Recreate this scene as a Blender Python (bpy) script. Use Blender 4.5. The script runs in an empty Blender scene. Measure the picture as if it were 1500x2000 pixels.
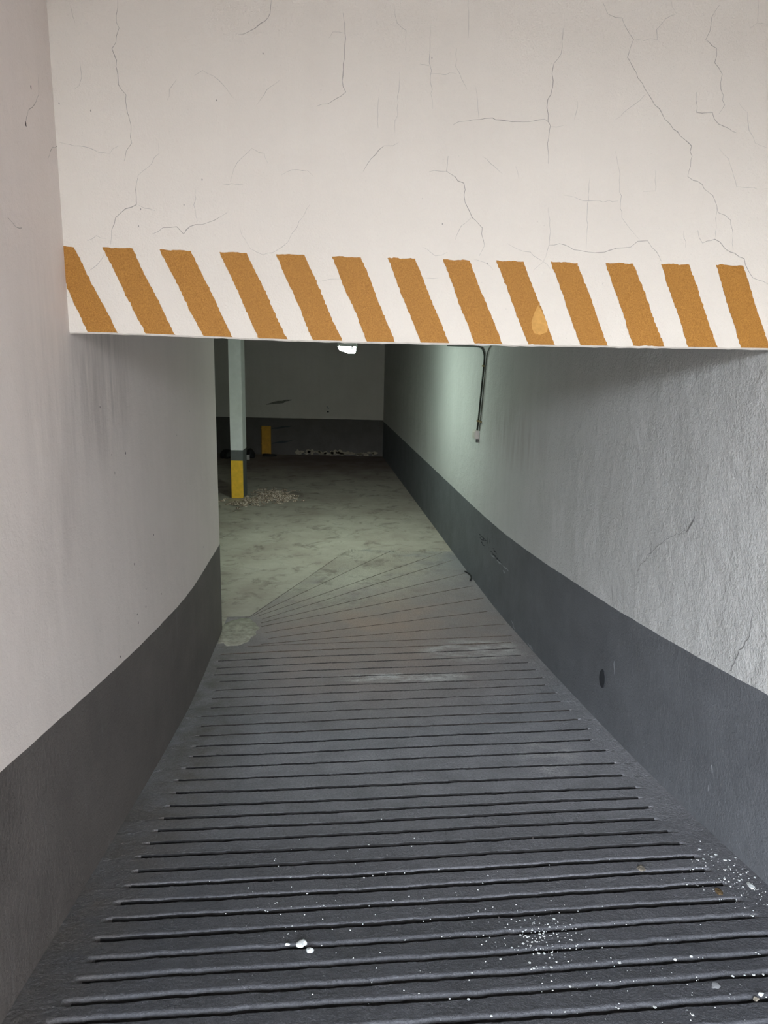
import bpy, bmesh, math, random
import numpy as np
from mathutils import Vector, Matrix

scene = bpy.context.scene
COL = scene.collection

# ------------------------------------------------------------------ camera
EYE = 2.56                                  # metres above the garage floor
PITCH, ROLL = 0.222674, 0.0209004
_f = Vector((0, math.cos(PITCH), -math.sin(PITCH)))
_d = Vector((0, -math.sin(PITCH), -math.cos(PITCH)))
_x = Vector((1, 0, 0))
_X = _x * math.cos(ROLL) - _d * math.sin(ROLL)
_D = _x * math.sin(ROLL) + _d * math.cos(ROLL)
cam_data = bpy.data.cameras.new('camera')
cam = bpy.data.objects.new('camera', cam_data)
COL.objects.link(cam)
cam.matrix_world = Matrix(((_X.x, -_D.x, -_f.x, 0), (_X.y, -_D.y, -_f.y, 0), (_X.z, -_D.z, -_f.z, EYE), (0, 0, 0, 1)))
cam_data.sensor_fit = 'VERTICAL'
cam_data.sensor_height = 24.0
cam_data.lens = 24.0 * 1475.06 / 2000.0
cam_data.clip_start = 0.05
scene.camera = cam

# ------------------------------------------------------------------ sky (overcast daylight, enters through the open street end of the ramp)
world = bpy.data.worlds.new('overcast_sky')
scene.world = world
world.use_nodes = True
_bg = world.node_tree.nodes['Background']
_bg.inputs[0].default_value = (0.86, 0.93, 1.0, 1)
_bg.inputs[1].default_value = SKY_STRENGTH = 38.0
# portals at the open sides of the covered forecourt: they only guide the sampling of the sky
def portal(loc, rot, sx, sy):
    p = bpy.data.lights.new('sky_portal', 'AREA')
    p.shape = 'RECTANGLE'; p.size = sx; p.size_y = sy
    p.cycles.is_portal = True
    o = bpy.data.objects.new('sky_portal', p)
    COL.objects.link(o); o.location = loc; o.rotation_euler = rot
portal((-1.75, -4.48, 2.83), (math.radians(90), 0, 0), 8.6, 2.85)                     # towards the street
portal((-6.0, -2.5, 2.5), (math.radians(90), 0, math.radians(-90)), 4.0, 3.5)       # towards the yard on the left

vs = scene.view_settings
vs.view_transform = 'Standard'; vs.look = 'None'; vs.gamma = 1.0; vs.use_curve_mapping = False
vs.exposure = 0.0

LAMP_STRENGTH = 350.0
# ------------------------------------------------------------------ measured layout (metres, garage floor z = 0)
RA, RB = 1.952125, -0.118325               # right wall: X = RA + RB*Y
LA, LB = -1.035938, -0.0617643             # left wall:  X = LA + LB*Y
LK, LX0, LY0 = 0.06, -1.219, 2.97          # lintel face: Y = LY0 + LK*(X-LX0)
BAND = 0.8
CEIL = 2.62
VTOP = 4.25
BACK_Y = 17.0
Y_STREET = -4.2
LEFT_END = 6.36
RPY = [-4.2, 2.73, 3.27, 3.96, 4.57, 5.36, 6.1, 6.67, 7.2, 8, 30]
RPZ = [1.4225, .383, .306, .226, .17, .105, .055, .022, .006, 0, 0]
LPY = [-4.2, 2.07, 2.86, 3.57, 4.09, 4.85, 5.4, 6.3, 30]
LPZ = [1.4225, .444, .308, .195, .122, .03, .006, 0, 0]
CRACKS = [[(-0.974,3.711),(-0.981,3.662),(-0.976,3.622),(-0.991,3.576),(-1.001,3.555),(-0.992,3.519),(-0.983,3.473),(-0.988,3.44),(-0.964,3.407),(-0.961,3.348),(-0.949,3.306),(-0.95,3.246),(-0.97,3.219),(-0.979,3.184)],[(-1.138,3.688),(-1.132,3.656),(-1.129,3.632)],[(-1.118,3.51),(-1.116,3.46),(-1.125,3.431),(-1.144,3.417)],[(-1.21,3.241),(-1.157,3.23),(-1.111,3.227),(-1.071,3.211),(-1.034,3.208),(-1.02,3.226),(-0.996,3.234)],[(-0.933,3.133),(-0.944,3.088),(-0.94,3.035),(-0.985,3.02),(-1.024,2.988),(-1.036,2.942),(-1.048,2.892)],[(-0.938,3.035),(-0.873,3.015)],[(-1.069,2.859),(-1.1,2.817),(-1.135,2.793)],[(-1.132,2.903),(-1.098,2.922),(-1.061,2.913)],[(-0.891,2.933),(-0.847,2.957),(-0.8,2.962),(-0.777,2.936),(-0.753,2.964),(-0.705,2.972),(-0.657,2.989),(-0.614,3.018)],[(-0.724,3.095),(-0.731,3.041),(-0.725,2.983)],[(-0.438,3.733),(-0.448,3.676),(-0.494,3.641),(-0.553,3.618)],[(-0.184,3.703),(-0.174,3.621),(-0.183,3.537),(-0.184,3.461),(-0.173,3.445),(-0.219,3.413),(-0.284,3.393)],[(-0.234,3.619),(-0.22,3.64),(-0.179,3.637)],[(-0.409,3.478),(-0.46,3.442),(-0.493,3.39)],[(-0.78,3.464),(-0.804,3.43),(-0.821,3.391)],[(-0.716,3.479),(-0.688,3.497),(-0.634,3.47),(-0.598,3.437),(-0.572,3.404)],[(-0.597,3.126),(-0.582,3.17),(-0.553,3.211),(-0.514,3.243),(-0.473,3.227),(-0.454,3.192)],[(-0.408,3.154),(-0.37,3.173),(-0.313,3.174),(-0.289,3.153)],[(-0.028,3.268),(-0.075,3.222),(-0.103,3.177)],[(-0.303,3.054),(-0.332,3.008),(-0.361,2.961),(-0.386,2.919),(-0.425,2.886),(-0.483,2.87),(-0.526,2.892),(-0.558,2.937),(-0.562,2.965)],[(-0.625,3.116),(-0.55,3.118)],[(-0.051,3.458),(-0.055,3.389),(-0.049,3.328)],[(-0.269,2.777),(-0.225,2.788),(-0.191,2.789)],[(-0.937,3.133),(-0.894,3.165),(-0.855,3.214),(-0.853,3.249)],[(-0.001,3.735),(0.009,3.678),(0.042,3.655),(0.044,3.588)],[(0.13,3.675),(0.131,3.591),(0.137,3.507),(0.143,3.43),(0.149,3.4)],[(0.097,3.548),(0.134,3.543)],[(0.137,3.517),(0.229,3.521)],[(0.265,3.763),(0.267,3.68),(0.271,3.639)],[(0.23,3.604),(0.23,3.545),(0.249,3.503),(0.274,3.469)],[(0.305,3.479),(0.314,3.428),(0.322,3.372)],[(0.227,3.349),(0.284,3.364),(0.35,3.375),(0.427,3.369),(0.505,3.369),(0.567,3.38),(0.587,3.368)],[(0.591,3.355),(0.641,3.361)],[(0.617,3.686),(0.613,3.602),(0.584,3.55),(0.593,3.49),(0.577,3.446),(0.58,3.394),(0.59,3.359),(0.587,3.297),(0.592,3.226)],[(0.756,3.775),(0.783,3.739),(0.832,3.728),(0.849,3.696),(0.881,3.659),(0.863,3.599),(0.901,3.549),(0.94,3.498),(0.985,3.443),(1.024,3.396),(1.062,3.362),(1.138,3.306),(1.14,3.198),(1.193,3.172),(1.239,3.132),(1.276,3.072),(1.32,3.046),(1.34,2.99),(1.344,2.937)],[(0.881,3.656),(0.963,3.662),(0.964,3.696),(0.994,3.731),(1.03,3.749),(1.006,3.794)],[(0.942,3.477),(0.888,3.431),(0.834,3.385)],[(1.19,3.785),(1.166,3.742),(1.166,3.7),(1.148,3.669),(1.197,3.642),(1.196,3.594),(1.227,3.557),(1.229,3.505),(1.25,3.453),(1.234,3.421)],[(1.137,3.492),(1.147,3.423),(1.204,3.425),(1.233,3.386),(1.312,3.357)],[(1.332,3.808),(1.342,3.732),(1.315,3.714)],[(1.342,3.731),(1.381,3.73)],[(1.303,3.463),(1.342,3.429),(1.36,3.368),(1.386,3.324),(1.439,3.307)],[(1.248,3.301),(1.288,3.266),(1.315,3.212),(1.334,3.167),(1.458,3.166)],[(0.212,3.24),(0.209,3.187),(0.274,3.148),(0.282,3.08),(0.314,3.026),(0.355,2.99),(0.363,2.925),(0.345,2.887)],[(0.142,3.184),(0.209,3.187)],[(0.342,3.244),(0.388,3.21),(0.423,3.184)],[(0.309,3.026),(0.271,2.993),(0.248,2.941)],[(0.47,3.213),(0.483,3.168)],[(0.755,3.213),(0.754,3.103),(0.764,2.922)],[(0.603,3.071),(0.617,3.007),(0.615,2.937),(0.61,2.894),(0.596,2.87),(0.563,2.841)],[(0.452,2.937),(0.493,2.919),(0.544,2.907),(0.596,2.875),(0.628,2.847)],[(0.615,2.934),(0.662,2.941),(0.714,2.921),(0.775,2.913),(0.835,2.914),(0.885,2.93),(0.935,2.936),(0.963,2.958),(1.004,2.961),(1.038,2.92),(1.067,2.887)],[(0.848,3.279),(0.87,3.198),(0.882,3.098),(0.895,3.043),(0.929,3.002),(0.968,2.965)],[(0.659,3.117),(0.76,3.099),(0.869,3.102)],[(1.008,3.216),(1.015,3.143),(0.966,3.139)],[(1.198,3.005),(1.218,2.958),(1.273,2.974),(1.34,2.928),(1.395,2.905),(1.417,2.858),(1.441,2.834),(1.506,2.811)],[(1.264,3.091),(1.272,2.978)],[(0.126,2.914),(0.176,2.883),(0.225,2.898)],[(0.326,2.875),(0.366,2.864),(0.407,2.837)],[(0.13,2.801),(0.194,2.803)],[(1.142,3.003),(1.154,2.937)],[(0.022,3.52),(0.02,3.417),(0.013,3.313)],[(-0.028,3.268),(0.005,3.269),(0.028,3.283)],[(0.688,3.446),(0.683,3.38)]]
STRIPES = [[(-1.223,2.882),(-1.183,2.878),(-1.038,2.568),(-1.15,2.565),(-1.178,2.635),(-1.219,2.736)],[(-1.077,2.881),(-0.968,2.88),(-0.82,2.563),(-0.932,2.564)],[(-0.866,2.879),(-0.75,2.877),(-0.601,2.56),(-0.712,2.558)],[(-0.643,2.876),(-0.541,2.875),(-0.389,2.554),(-0.5,2.558)],[(-0.431,2.874),(-0.323,2.874),(-0.176,2.551),(-0.29,2.554)],[(-0.22,2.871),(-0.109,2.87),(0.03,2.553),(-0.08,2.555)],[(-0.007,2.871),(0.098,2.871),(0.243,2.555),(0.131,2.555)],[(0.207,2.871),(0.308,2.869),(0.457,2.556),(0.345,2.555)],[(0.414,2.872),(0.52,2.871),(0.667,2.556),(0.558,2.558)],[(0.628,2.874),(0.734,2.871),(0.881,2.558),(0.77,2.558)],[(0.845,2.874),(0.955,2.875),(1.111,2.561),(0.985,2.562)],[(1.065,2.877),(1.178,2.877),(1.33,2.559),(1.212,2.559)],[(1.285,2.879),(1.395,2.878),(1.547,2.561),(1.428,2.561)]]
PATCH = [(0.589,2.71),(0.576,2.682),(0.566,2.647),(0.57,2.619),(0.58,2.602),(0.602,2.596),(0.631,2.607),(0.633,2.63),(0.619,2.662),(0.602,2.69)]
LINTEL_EDGE = [(-1.221,2.564),(-0.932,2.562),(-0.65,2.556),(-0.354,2.551),(-0.074,2.549),(0.29,2.55),(0.667,2.551),(0.992,2.553),(1.329,2.555),(1.541,2.556)]
RIGHT_CRACKS = [[(3.612,1.753),(3.646,1.696),(3.673,1.658)],[(3.685,1.661),(3.831,1.586),(3.947,1.508),(4.019,1.447),(4.129,1.338),(4.173,1.253),(4.161,1.155),(4.14,1.024)],[(4.138,1.018),(4.1,0.915),(4.043,0.793),(3.986,0.672),(3.863,0.587)],[(3.071,1.459),(3.066,1.352),(3.118,1.263),(3.175,1.135)],[(5.373,0.658),(5.03,0.685),(4.848,0.677)]]
SCRATCH_DARK = [[(7.856,0.567),(7.645,0.57),(7.489,0.582)],[(7.803,0.535),(7.598,0.553)],[(7.736,0.504),(7.588,0.504)],[(7.461,0.651),(7.467,0.577),(7.433,0.518)],[(7.379,0.658),(7.391,0.58)],[(7.351,0.52),(7.175,0.514),(6.923,0.519)],[(7.265,0.565),(7.106,0.558)]]
SCRATCH_PALE = [[(7.317,0.49),(7.171,0.494)],[(7.093,0.492),(6.98,0.499),(6.92,0.503)],[(6.883,0.504),(6.777,0.51),(6.673,0.513)],[(6.863,0.463),(6.79,0.459)]]
PALE_MARKS = [[(4.339,0.668),(4.322,0.62),(4.322,0.588)],[(6.492,0.104),(6.391,0.063)],[(6.002,0.089),(5.87,0.091)],[(3.216,0.643),(3.204,0.607)],[(3.22,0.535),(3.218,0.504)]]
LEFT_CRACKS = [[(2.839,3.416),(2.826,3.356),(2.797,3.324),(2.724,3.28),(2.693,3.234)],[(2.488,2.91),(2.541,2.891),(2.592,2.894)],[(2.981,3.23),(2.913,3.206),(2.867,3.163)]]
LEFT_PITS = [(2.762,3.361),(2.692,3.229),(3.409,2.029),(3.682,1.157),(3.693,1.108),(3.876,1.23),(3.676,1.429),(3.857,1.135),(3.281,2.256),(3.631,2.004),(3.439,1.939),(5.241,2.059),(4.8,1.947),(5.665,1.296),(4.096,1.473),(4.208,1.087),(3.356,1.065),(5.587,0.991)]
FLAKES_WALL = [(1.461,3.003),(1.463,2.961),(1.485,2.942),(1.513,2.959),(1.535,2.915),(1.554,2.913),(1.589,2.934),(1.444,2.924),(1.441,2.893),(1.528,2.847),(1.594,2.829),(1.549,2.802),(1.537,2.764),(1.523,2.757),(1.467,2.77),(1.548,2.74),(1.56,2.697),(1.516,2.71),(1.467,2.714),(1.6,2.78),(1.516,2.594),(1.461,2.517),(1.373,2.703),(1.347,2.687),(1.385,2.692)]
FLAKES_CLUSTER = [(0.566,2.422),(0.551,2.41),(0.588,2.419),(0.631,2.409),(0.626,2.399),(0.626,2.381),(0.612,2.395),(0.653,2.387),(0.676,2.38),(0.562,2.378),(0.539,2.39),(0.574,2.349),(0.54,2.339),(0.565,2.329),(0.594,2.351),(0.521,2.325),(0.495,2.317),(0.546,2.311),(0.58,2.307),(0.44,2.347),(0.444,2.255),(0.586,2.286),(0.605,2.285),(0.633,2.291),(0.64,2.242),(0.564,2.216),(0.588,2.215),(0.544,2.237),(0.614,2.213),(0.552,2.207),(0.632,2.278),(0.686,2.489),(0.572,2.481)]
FLAKES_LEFT = [(-0.431,2.531),(-0.42,2.523),(-0.392,2.583),(-0.333,2.556),(-0.142,2.565),(-0.026,2.566),(-0.314,2.433),(-0.279,2.648),(-0.225,2.79),(-0.205,2.79),(-0.361,2.769),(-0.015,2.782),(-0.052,2.766),(0.038,2.806),(-0.077,2.993),(-0.132,2.98),(-0.038,3.035),(-0.425,2.853),(-0.447,2.912)]
FLAKES_FRONT = [(0.335,2.182),(0.444,2.255),(0.248,2.056),(0.594,2.099),(0.656,2.118),(0.859,2.24),(1.165,2.209),(1.101,2.17),(1.226,2.175),(1.27,2.181),(1.3,2.183),(1.337,2.186),(0.788,2.02),(0.907,2.028),(0.568,1.999),(0.612,2.003),(1.016,1.996),(0.373,1.982),(0.309,2.054),(1.171,1.973)]
GROOVES = [(-1.008,1.931,1.514,2.207),(-0.992,2.02,1.495,2.303),(-0.997,2.125,1.473,2.404),(-0.999,2.23,1.477,2.518),(-1.021,2.341,1.46,2.622),(-1.027,2.459,1.451,2.733),(-1.028,2.569,1.426,2.84),(-1.033,2.689,1.422,2.945),(-1.035,2.802,1.401,3.054),(-1.058,2.923,1.384,3.164),(-1.063,3.038,1.366,3.282),(-1.057,3.157,1.381,3.397),(-1.069,3.278,1.358,3.498),(-1.075,3.408,1.382,3.61),(-1.084,3.559,1.359,3.753),(-1.116,3.712,1.355,3.906),(-1.116,3.869,1.354,4.073),(-1.12,4.031,1.307,4.214),(-1.137,4.179,1.327,4.37),(-1.153,4.342,1.307,4.522),(-1.182,4.5,1.283,4.673),(-1.221,4.67,1.263,4.823),(-1.199,4.829,1.259,4.98),(-1.221,4.986,1.213,5.128),(-1.228,5.129,1.224,5.272),(-1.233,5.289,1.204,5.444),(-1.309,5.418,1.177,5.599),(-1.309,5.542,1.149,5.763),(-1.332,5.681,1.131,5.923),(-1.341,5.816,1.126,6.078),(-1.146,5.978,1.155,6.252),(-1.045,6.024,1.143,6.582),(-1.0,6.153,1.035,6.951),(-1.053,6.286,1.042,7.364),(-1.109,6.435,0.977,7.767),(-1.124,6.525,0.946,8.23),(-1.13,6.617,0.872,8.781),(-1.182,6.696,0.746,9.089),(-1.222,6.708,0.093,9.086),(-1.295,6.533,-0.546,8.786)]

rng = random.Random(7)
nrng = np.random.default_rng(11)

# ------------------------------------------------------------------ layout helpers
def xr(y): return RA + RB * y
def xl(y): return LA + LB * y
def zr(y): return float(np.interp(y, RPY, RPZ))
def zl(y): return float(np.interp(y, LPY, LPZ))
def ground(x, y):
    t = np.clip((x - xl(y)) / (xr(y) - xl(y)), 0, 1)
    return (1 - t) * np.interp(y, LPY, LPZ) + t * np.interp(y, RPY, RPZ) + 0.004
NR = Vector((-1, RB, 0)).normalized()      # into the passage
NL = Vector((1, -LB, 0)).normalized()
NF = Vector((LK, -1, 0)).normalized()      # lintel face, towards the street
def on_right(y, z, off=0.0): return Vector((xr(y), y, z)) + NR * off
def on_left(y, z, off=0.0): return Vector((xl(y), y, z)) + NL * off
def on_lintel(x, z, off=0.0): return Vector((x, LY0 + LK * (x - LX0), z)) + NF * off
def on_back(x, z, off=0.0): return Vector((x, BACK_Y - off, z))

# ------------------------------------------------------------------ object helpers
def link(name, me, mat=None, parent=None):
    o = bpy.data.objects.new(name, me)
    COL.objects.link(o)
    if mat is not None:
        me.materials.append(mat)
    if parent is not None:
        o.parent = parent
    return o
def mesh(name, verts, faces, mat=None, parent=None, smooth=False):
    me = bpy.data.meshes.new(name)
    me.from_pydata([tuple(v) for v in verts], [], faces)
    me.update()
    if smooth:
        me.polygons.foreach_set('use_smooth', [True] * len(me.polygons))
    return link(name, me, mat, parent)
def tag(o, label, cat=None, group=None, kind=None):
    o['label'] = label
    if cat: o['category'] = cat
    if group: o['group'] = group
    if kind: o['kind'] = kind
    return o
def structure(o, label):
    o['kind'] = 'structure'; o['label'] = label
    return o
def empty(name, loc):
    o = bpy.data.objects.new(name, None)
    o.empty_display_size = 0.1
    COL.objects.link(o); o.location = loc
    return o
def bm_obj(name, bm, mat=None, parent=None, smooth=False):
    bmesh.ops.recalc_face_normals(bm, faces=bm.faces)
    me = bpy.data.meshes.new(name); bm.to_mesh(me); bm.free()
    if smooth:
        me.polygons.foreach_set('use_smooth', [True] * len(me.polygons))
    return link(name, me, mat, parent)
def prism(pts, vec):
    """closed solid: planar outline pts extruded by vec"""
    n = len(pts)
    v = [Vector(p) for p in pts] + [Vector(p) + vec for p in pts]
    f = [tuple(range(n)), tuple(range(2 * n - 1, n - 1, -1))]
    for i in range(n):
        j = (i + 1) % n
        f.append((i, i + n, j + n, j))
    bm = bmesh.new()
    bv = [bm.verts.new(p) for p in v]
    for q in f: bm.faces.new([bv[i] for i in q])
    return bm
def box_bm(bm, lo, hi, bevel=0.0, mtx=None):
    v = [bm.verts.new((x, y, z)) for x in (lo[0], hi[0]) for y in (lo[1], hi[1]) for z in (lo[2], hi[2])]
    fs = [bm.faces.new([v[i] for i in q]) for q in ((0, 1, 3, 2), (4, 6, 7, 5), (0, 4, 5, 1), (2, 3, 7, 6), (0, 2, 6, 4), (1, 5, 7, 3))]
    if bevel > 0:
        es = list({e for f in fs for e in f.edges})
        r = bmesh.ops.bevel(bm, geom=es, offset=bevel, segments=2, affect='EDGES', profile=0.5)
        v = list({w for f in r['faces'] for w in f.verts} | {w for w in v if w.is_valid})
    if mtx is not None:
        for w in v: w.co = mtx @ w.co
    return bm
def tube(points, radius, sides=8):
    bm = bmesh.new(); rings = []
    pts = [Vector(p) for p in points]
    for i, p in enumerate(pts):
        t = (pts[min(i + 1, len(pts) - 1)] - pts[max(i - 1, 0)]).normalized()
        u = t.orthogonal().normalized() if i == 0 else (u - t * u.dot(t)).normalized()
        w = t.cross(u)
        r = radius(i / (len(pts) - 1)) if callable(radius) else radius
        rings.append([bm.verts.new(p + u * (r * math.cos(k * 2 * math.pi / sides)) + w * (r * math.sin(k * 2 * math.pi / sides))) for k in range(sides)])
    for a_, b_ in zip(rings, rings[1:]):
        for k in range(sides):
            bm.faces.new((a_[k], a_[(k + 1) % sides], b_[(k + 1) % sides], b_[k]))
    bm.faces.new(rings[0][::-1]); bm.faces.new(rings[-1])
    return bm
def densify(pts, step, jit, r):
    out = [pts[0]]
    for p, q in zip(pts, pts[1:]):
        L = math.hypot(q[0] - p[0], q[1] - p[1]); n = max(1, int(L / step))
        for i in range(1, n + 1):
            t = i / n
            j = 0 if i == n else jit
            out.append((p[0] + (q[0] - p[0]) * t + r.gauss(0, jit), p[1] + (q[1] - p[1]) * t + r.gauss(0, j)))
    return out
def strip(name, pts, wfun, place, mat, parent, jit=0.002, step=0.018, off=0.0006, r=rng):
    """thin irregular line (crack, scratch, scuff) lying on a wall"""
    p = densify(pts, step, jit, r)
    n = len(p); vs_, fs = [], []
    for i, (u, z) in enumerate(p):
        a_, b_ = p[max(i - 1, 0)], p[min(i + 1, n - 1)]
        dx, dz = b_[0] - a_[0], b_[1] - a_[1]; L = math.hypot(dx, dz) or 1
        w = wfun(i / max(1, n - 1)) * r.uniform(0.55, 1.3)
        for s in (-1, 1):
            vs_.append(place(u - s * dz / L * w, z + s * dx / L * w, off))
        if i: fs.append((2 * i - 2, 2 * i - 1, 2 * i + 1, 2 * i))
    return mesh(name, vs_, fs, mat, parent)

# ------------------------------------------------------------------ materials
class NT:
    def __init__(self, name):
        self.m = bpy.data.materials.new(name); self.m.use_nodes = True
        self.t = self.m.node_tree; self.n = self.t.nodes; self.l = self.t.links
        self.b = self.n['Principled BSDF']
        self.pos = self.n.new('ShaderNodeNewGeometry').outputs['Position']
    def mapping(self, scale=(1, 1, 1), loc=(0, 0, 0)):
        x = self.n.new('ShaderNodeMapping'); x.inputs['Scale'].default_value = scale; x.inputs['Location'].default_value = loc
        self.l.new(self.pos, x.inputs['Vector']); return x.outputs[0]
    def noise(self, scale, detail=4, rough=0.6, vec=None, dist=0.0):
        x = self.n.new('ShaderNodeTexNoise'); x.inputs['Scale'].default_value = scale; x.inputs['Detail'].default_value = detail
        x.inputs['Roughness'].default_value = rough; x.inputs['Distortion'].default_value = dist
        self.l.new(vec or self.pos, x.inputs['Vector']); return x.outputs['Fac']
    def voronoi(self, scale, feature='F1', vec=None):
        x = self.n.new('ShaderNodeTexVoronoi'); x.feature = feature; x.inputs['Scale'].default_value = scale
        self.l.new(vec or self.pos, x.inputs['Vector']); return x.outputs['Distance']
    def ramp(self, fac, stops):
        x = self.n.new('ShaderNodeValToRGB'); e = x.color_ramp.elements
        while len(e) < len(stops): e.new(0.5)
        for k, (p, c_) in enumerate(stops):
            e[k].position = p; e[k].color = (c_, c_, c_, 1) if not isinstance(c_, tuple) else (*c_, 1)
        self.l.new(fac, x.inputs[0]); return x.outputs[0]
    def math(self, op, a_, b_=None, clamp=False):
        x = self.n.new('ShaderNodeMath'); x.operation = op; x.use_clamp = clamp
        for i, v in enumerate((a_, b_)):
            if v is None: continue
            if isinstance(v, (int, float)): x.inputs[i].default_value = v
            else: self.l.new(v, x.inputs[i])
        return x.outputs[0]
    def mix(self, fac, a_, b_, mode='MIX'):
        x = self.n.new('ShaderNodeMix'); x.data_type = 'RGBA'; x.blend_type = mode
        for i, v in ((0, fac), (6, a_), (7, b_)):
            if isinstance(v, (int, float)): x.inputs[i].default_value = v
            elif isinstance(v, tuple): x.inputs[i].default_value = (*v, 1)
            else: self.l.new(v, x.inputs[i])
        return x.outputs[2]
    def blob(self, centre, radii):
        """1 at centre falling to 0 at the ellipsoid: where a stain lies"""
        x = self.n.new('ShaderNodeMapping'); x.vector_type = 'TEXTURE'
        x.inputs['Location'].default_value = centre; x.inputs['Scale'].default_value = radii
        self.l.new(self.pos, x.inputs['Vector'])
        d = self.n.new('ShaderNodeVectorMath'); d.operation = 'LENGTH'; self.l.new(x.outputs[0], d.inputs[0])
        return self.math('SUBTRACT', 1.0, d.outputs['Value'], True)
    def bump(self, terms, strength=1.0):
        prev = None
        for h, dist in terms:
            x = self.n.new('ShaderNodeBump'); x.inputs['Strength'].default_value = strength; x.inputs['Distance'].default_value = dist
            self.l.new(h, x.inputs['Height'])
            if prev is not None: self.l.new(prev, x.inputs['Normal'])
            prev = x.outputs[0]
        self.l.new(prev, self.b.inputs['Normal'])
    def done(self, col, rough=0.8, spec=0.3):
        if isinstance(col, tuple): self.b.inputs['Base Color'].default_value = (*col, 1)
        else: self.l.new(col, self.b.inputs['Base Color'])
        if isinstance(rough, (int, float)): self.b.inputs['Roughness'].default_value = rough
        else: self.l.new(rough, self.b.inputs['Roughness'])
        self.b.inputs['Specular IOR Level'].default_value = spec
        return self.m
def plain(name, col, rough=0.6, spec=0.4, var=0.12, scale=30):
    k = NT(name)
    n = k.ramp(k.noise(scale), [(0.3, 1 - var), (0.7, 1.0)])
    return k.done(k.mix(1.0, col, n, 'MULTIPLY'), rough, spec)
def plaster(name, col, dirt, grain=0.0012, lump=0.004, speck=0.35, streak=0.25, gscale=150, stains=()):
    k = NT(name)
    large = k.ramp(k.noise(1.3, 6, 0.65), [(0.35, 0.0), (0.75, 1.0)])
    drips = k.ramp(k.noise(1.0, 5, 0.6, k.mapping((9, 9, 0.7))), [(0.45, 0.0), (0.8, 1.0)])
    c_ = k.mix(k.math('MULTIPLY', large, 0.35), col, dirt)
    c_ = k.mix(k.math('MULTIPLY', drips, streak), c_, dirt)
    sp = k.ramp(k.voronoi(26), [(0.035, 1.0), (0.06, 0.0)])
    gate = k.ramp(k.noise(7.0, 2), [(0.55, 0.0), (0.65, 1.0)])
    c_ = k.mix(k.math('MULTIPLY', k.math('MULTIPLY', sp, gate), speck), c_, (0.12, 0.10, 0.09))
    for cen, rad, am in stains:
        st = k.math('MULTIPLY', k.ramp(k.blob(cen, rad), [(0.0, 0.0), (0.6, 1.0)]), k.ramp(k.noise(1.0, 5, 0.65, k.mapping((11, 11, 1.3))), [(0.36, 0.0), (0.62, 1.0)]))
        c_ = k.mix(k.math('MULTIPLY', st, am), c_, (0.30, 0.25, 0.235))
    k.bump([(k.noise(2.2, 3, 0.5), lump * 4), (k.noise(6.0, 3, 0.55), lump * 2.2), (k.noise(16, 4, 0.6), lump), (k.noise(gscale, 3, 0.7), grain)])
    return k.done(c_, 0.9, 0.2)

M = {}
M['plaster_lintel'] = plaster('lintel_plaster', (0.715, 0.648, 0.575), (0.60, 0.535, 0.47), grain=0.0032, lump=0.0016, streak=0.12, gscale=120)
M['plaster_left'] = plaster('left_wall_plaster', (0.78, 0.69, 0.635), (0.64, 0.555, 0.51), grain=0.0016, lump=0.0020, streak=0.2, gscale=110, stains=(((-1.24, 3.35, 2.40), (.4, .55, .5), .42), ((-1.2, 2.75, 2.2), (.4, .35, .9), .2)))
M['plaster_right'] = plaster('right_wall_plaster', (0.60, 0.59, 0.58), (0.47, 0.47, 0.455), grain=0.0075, lump=0.007, speck=0.5, streak=0.25, gscale=72, stains=(((1.15, 6.8, 1.75), (.5, 1.2, .35), .35),))
M['plaster_back'] = plaster('garage_wall_plaster', (0.66, 0.62, 0.58), (0.50, 0.46, 0.42), streak=0.18)
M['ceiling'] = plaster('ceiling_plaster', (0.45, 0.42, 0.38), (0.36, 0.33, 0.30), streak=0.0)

def band_mat(name, col):
    k = NT(name)
    n = k.ramp(k.noise(3.0, 5, 0.65), [(0.3, 0.80), (0.75, 1.14)])
    c_ = k.mix(1.0, col, n, 'MULTIPLY')
    rub = k.ramp(k.noise(1.0, 5, 0.7, k.mapping((14, 14, 2.0))), [(0.60, 0.0), (0.80, 1.0)])
    c_ = k.mix(k.math('MULTIPLY', rub, 0.22), c_, (0.30, 0.30, 0.31))
    k.bump([(k.noise(12, 4, 0.6), 0.005), (k.noise(72, 3, 0.7), 0.0045)])
    return k.done(c_, 0.62, 0.35)
M['band_right'] = band_mat('right_band_paint', (0.135, 0.140, 0.152))
M['band_left'] = band_mat('left_band_paint', (0.130, 0.113, 0.103))
M['band_back'] = band_mat('back_band_paint', (0.10, 0.088, 0.080))

def floor_colour(k):
    base = k.mix(k.ramp(k.noise(1.1, 6, 0.7), [(0.35, 0.0), (0.68, 1.0)]), (0.47, 0.43, 0.36), (0.33, 0.275, 0.23))
    base = k.mix(k.math('MULTIPLY', k.ramp(k.noise(3.7, 6, 0.72, None, 0.6), [(0.52, 0.0), (0.66, 1.0)]), 0.75), base, (0.16, 0.125, 0.10))
    base = k.mix(k.math('MULTIPLY', k.ramp(k.noise(6.0, 7, 0.8, k.mapping((0.6, 1.6, 1))), [(0.60, 0.0), (0.72, 1.0)]), 0.55), base, (0.55, 0.52, 0.45))
    far_brown = k.math('MULTIPLY', k.blob((-1.2, 16.4, 0), (4.0, 2.6, 1.0)), k.ramp(k.noise(1.6, 5), [(0.3, 0.6), (0.6, 1.0)]))  # darker and browner towards the far wall
    return k.mix(k.math('MULTIPLY', far_brown, 1.5, True), base, (0.17, 0.115, 0.10))
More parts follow.
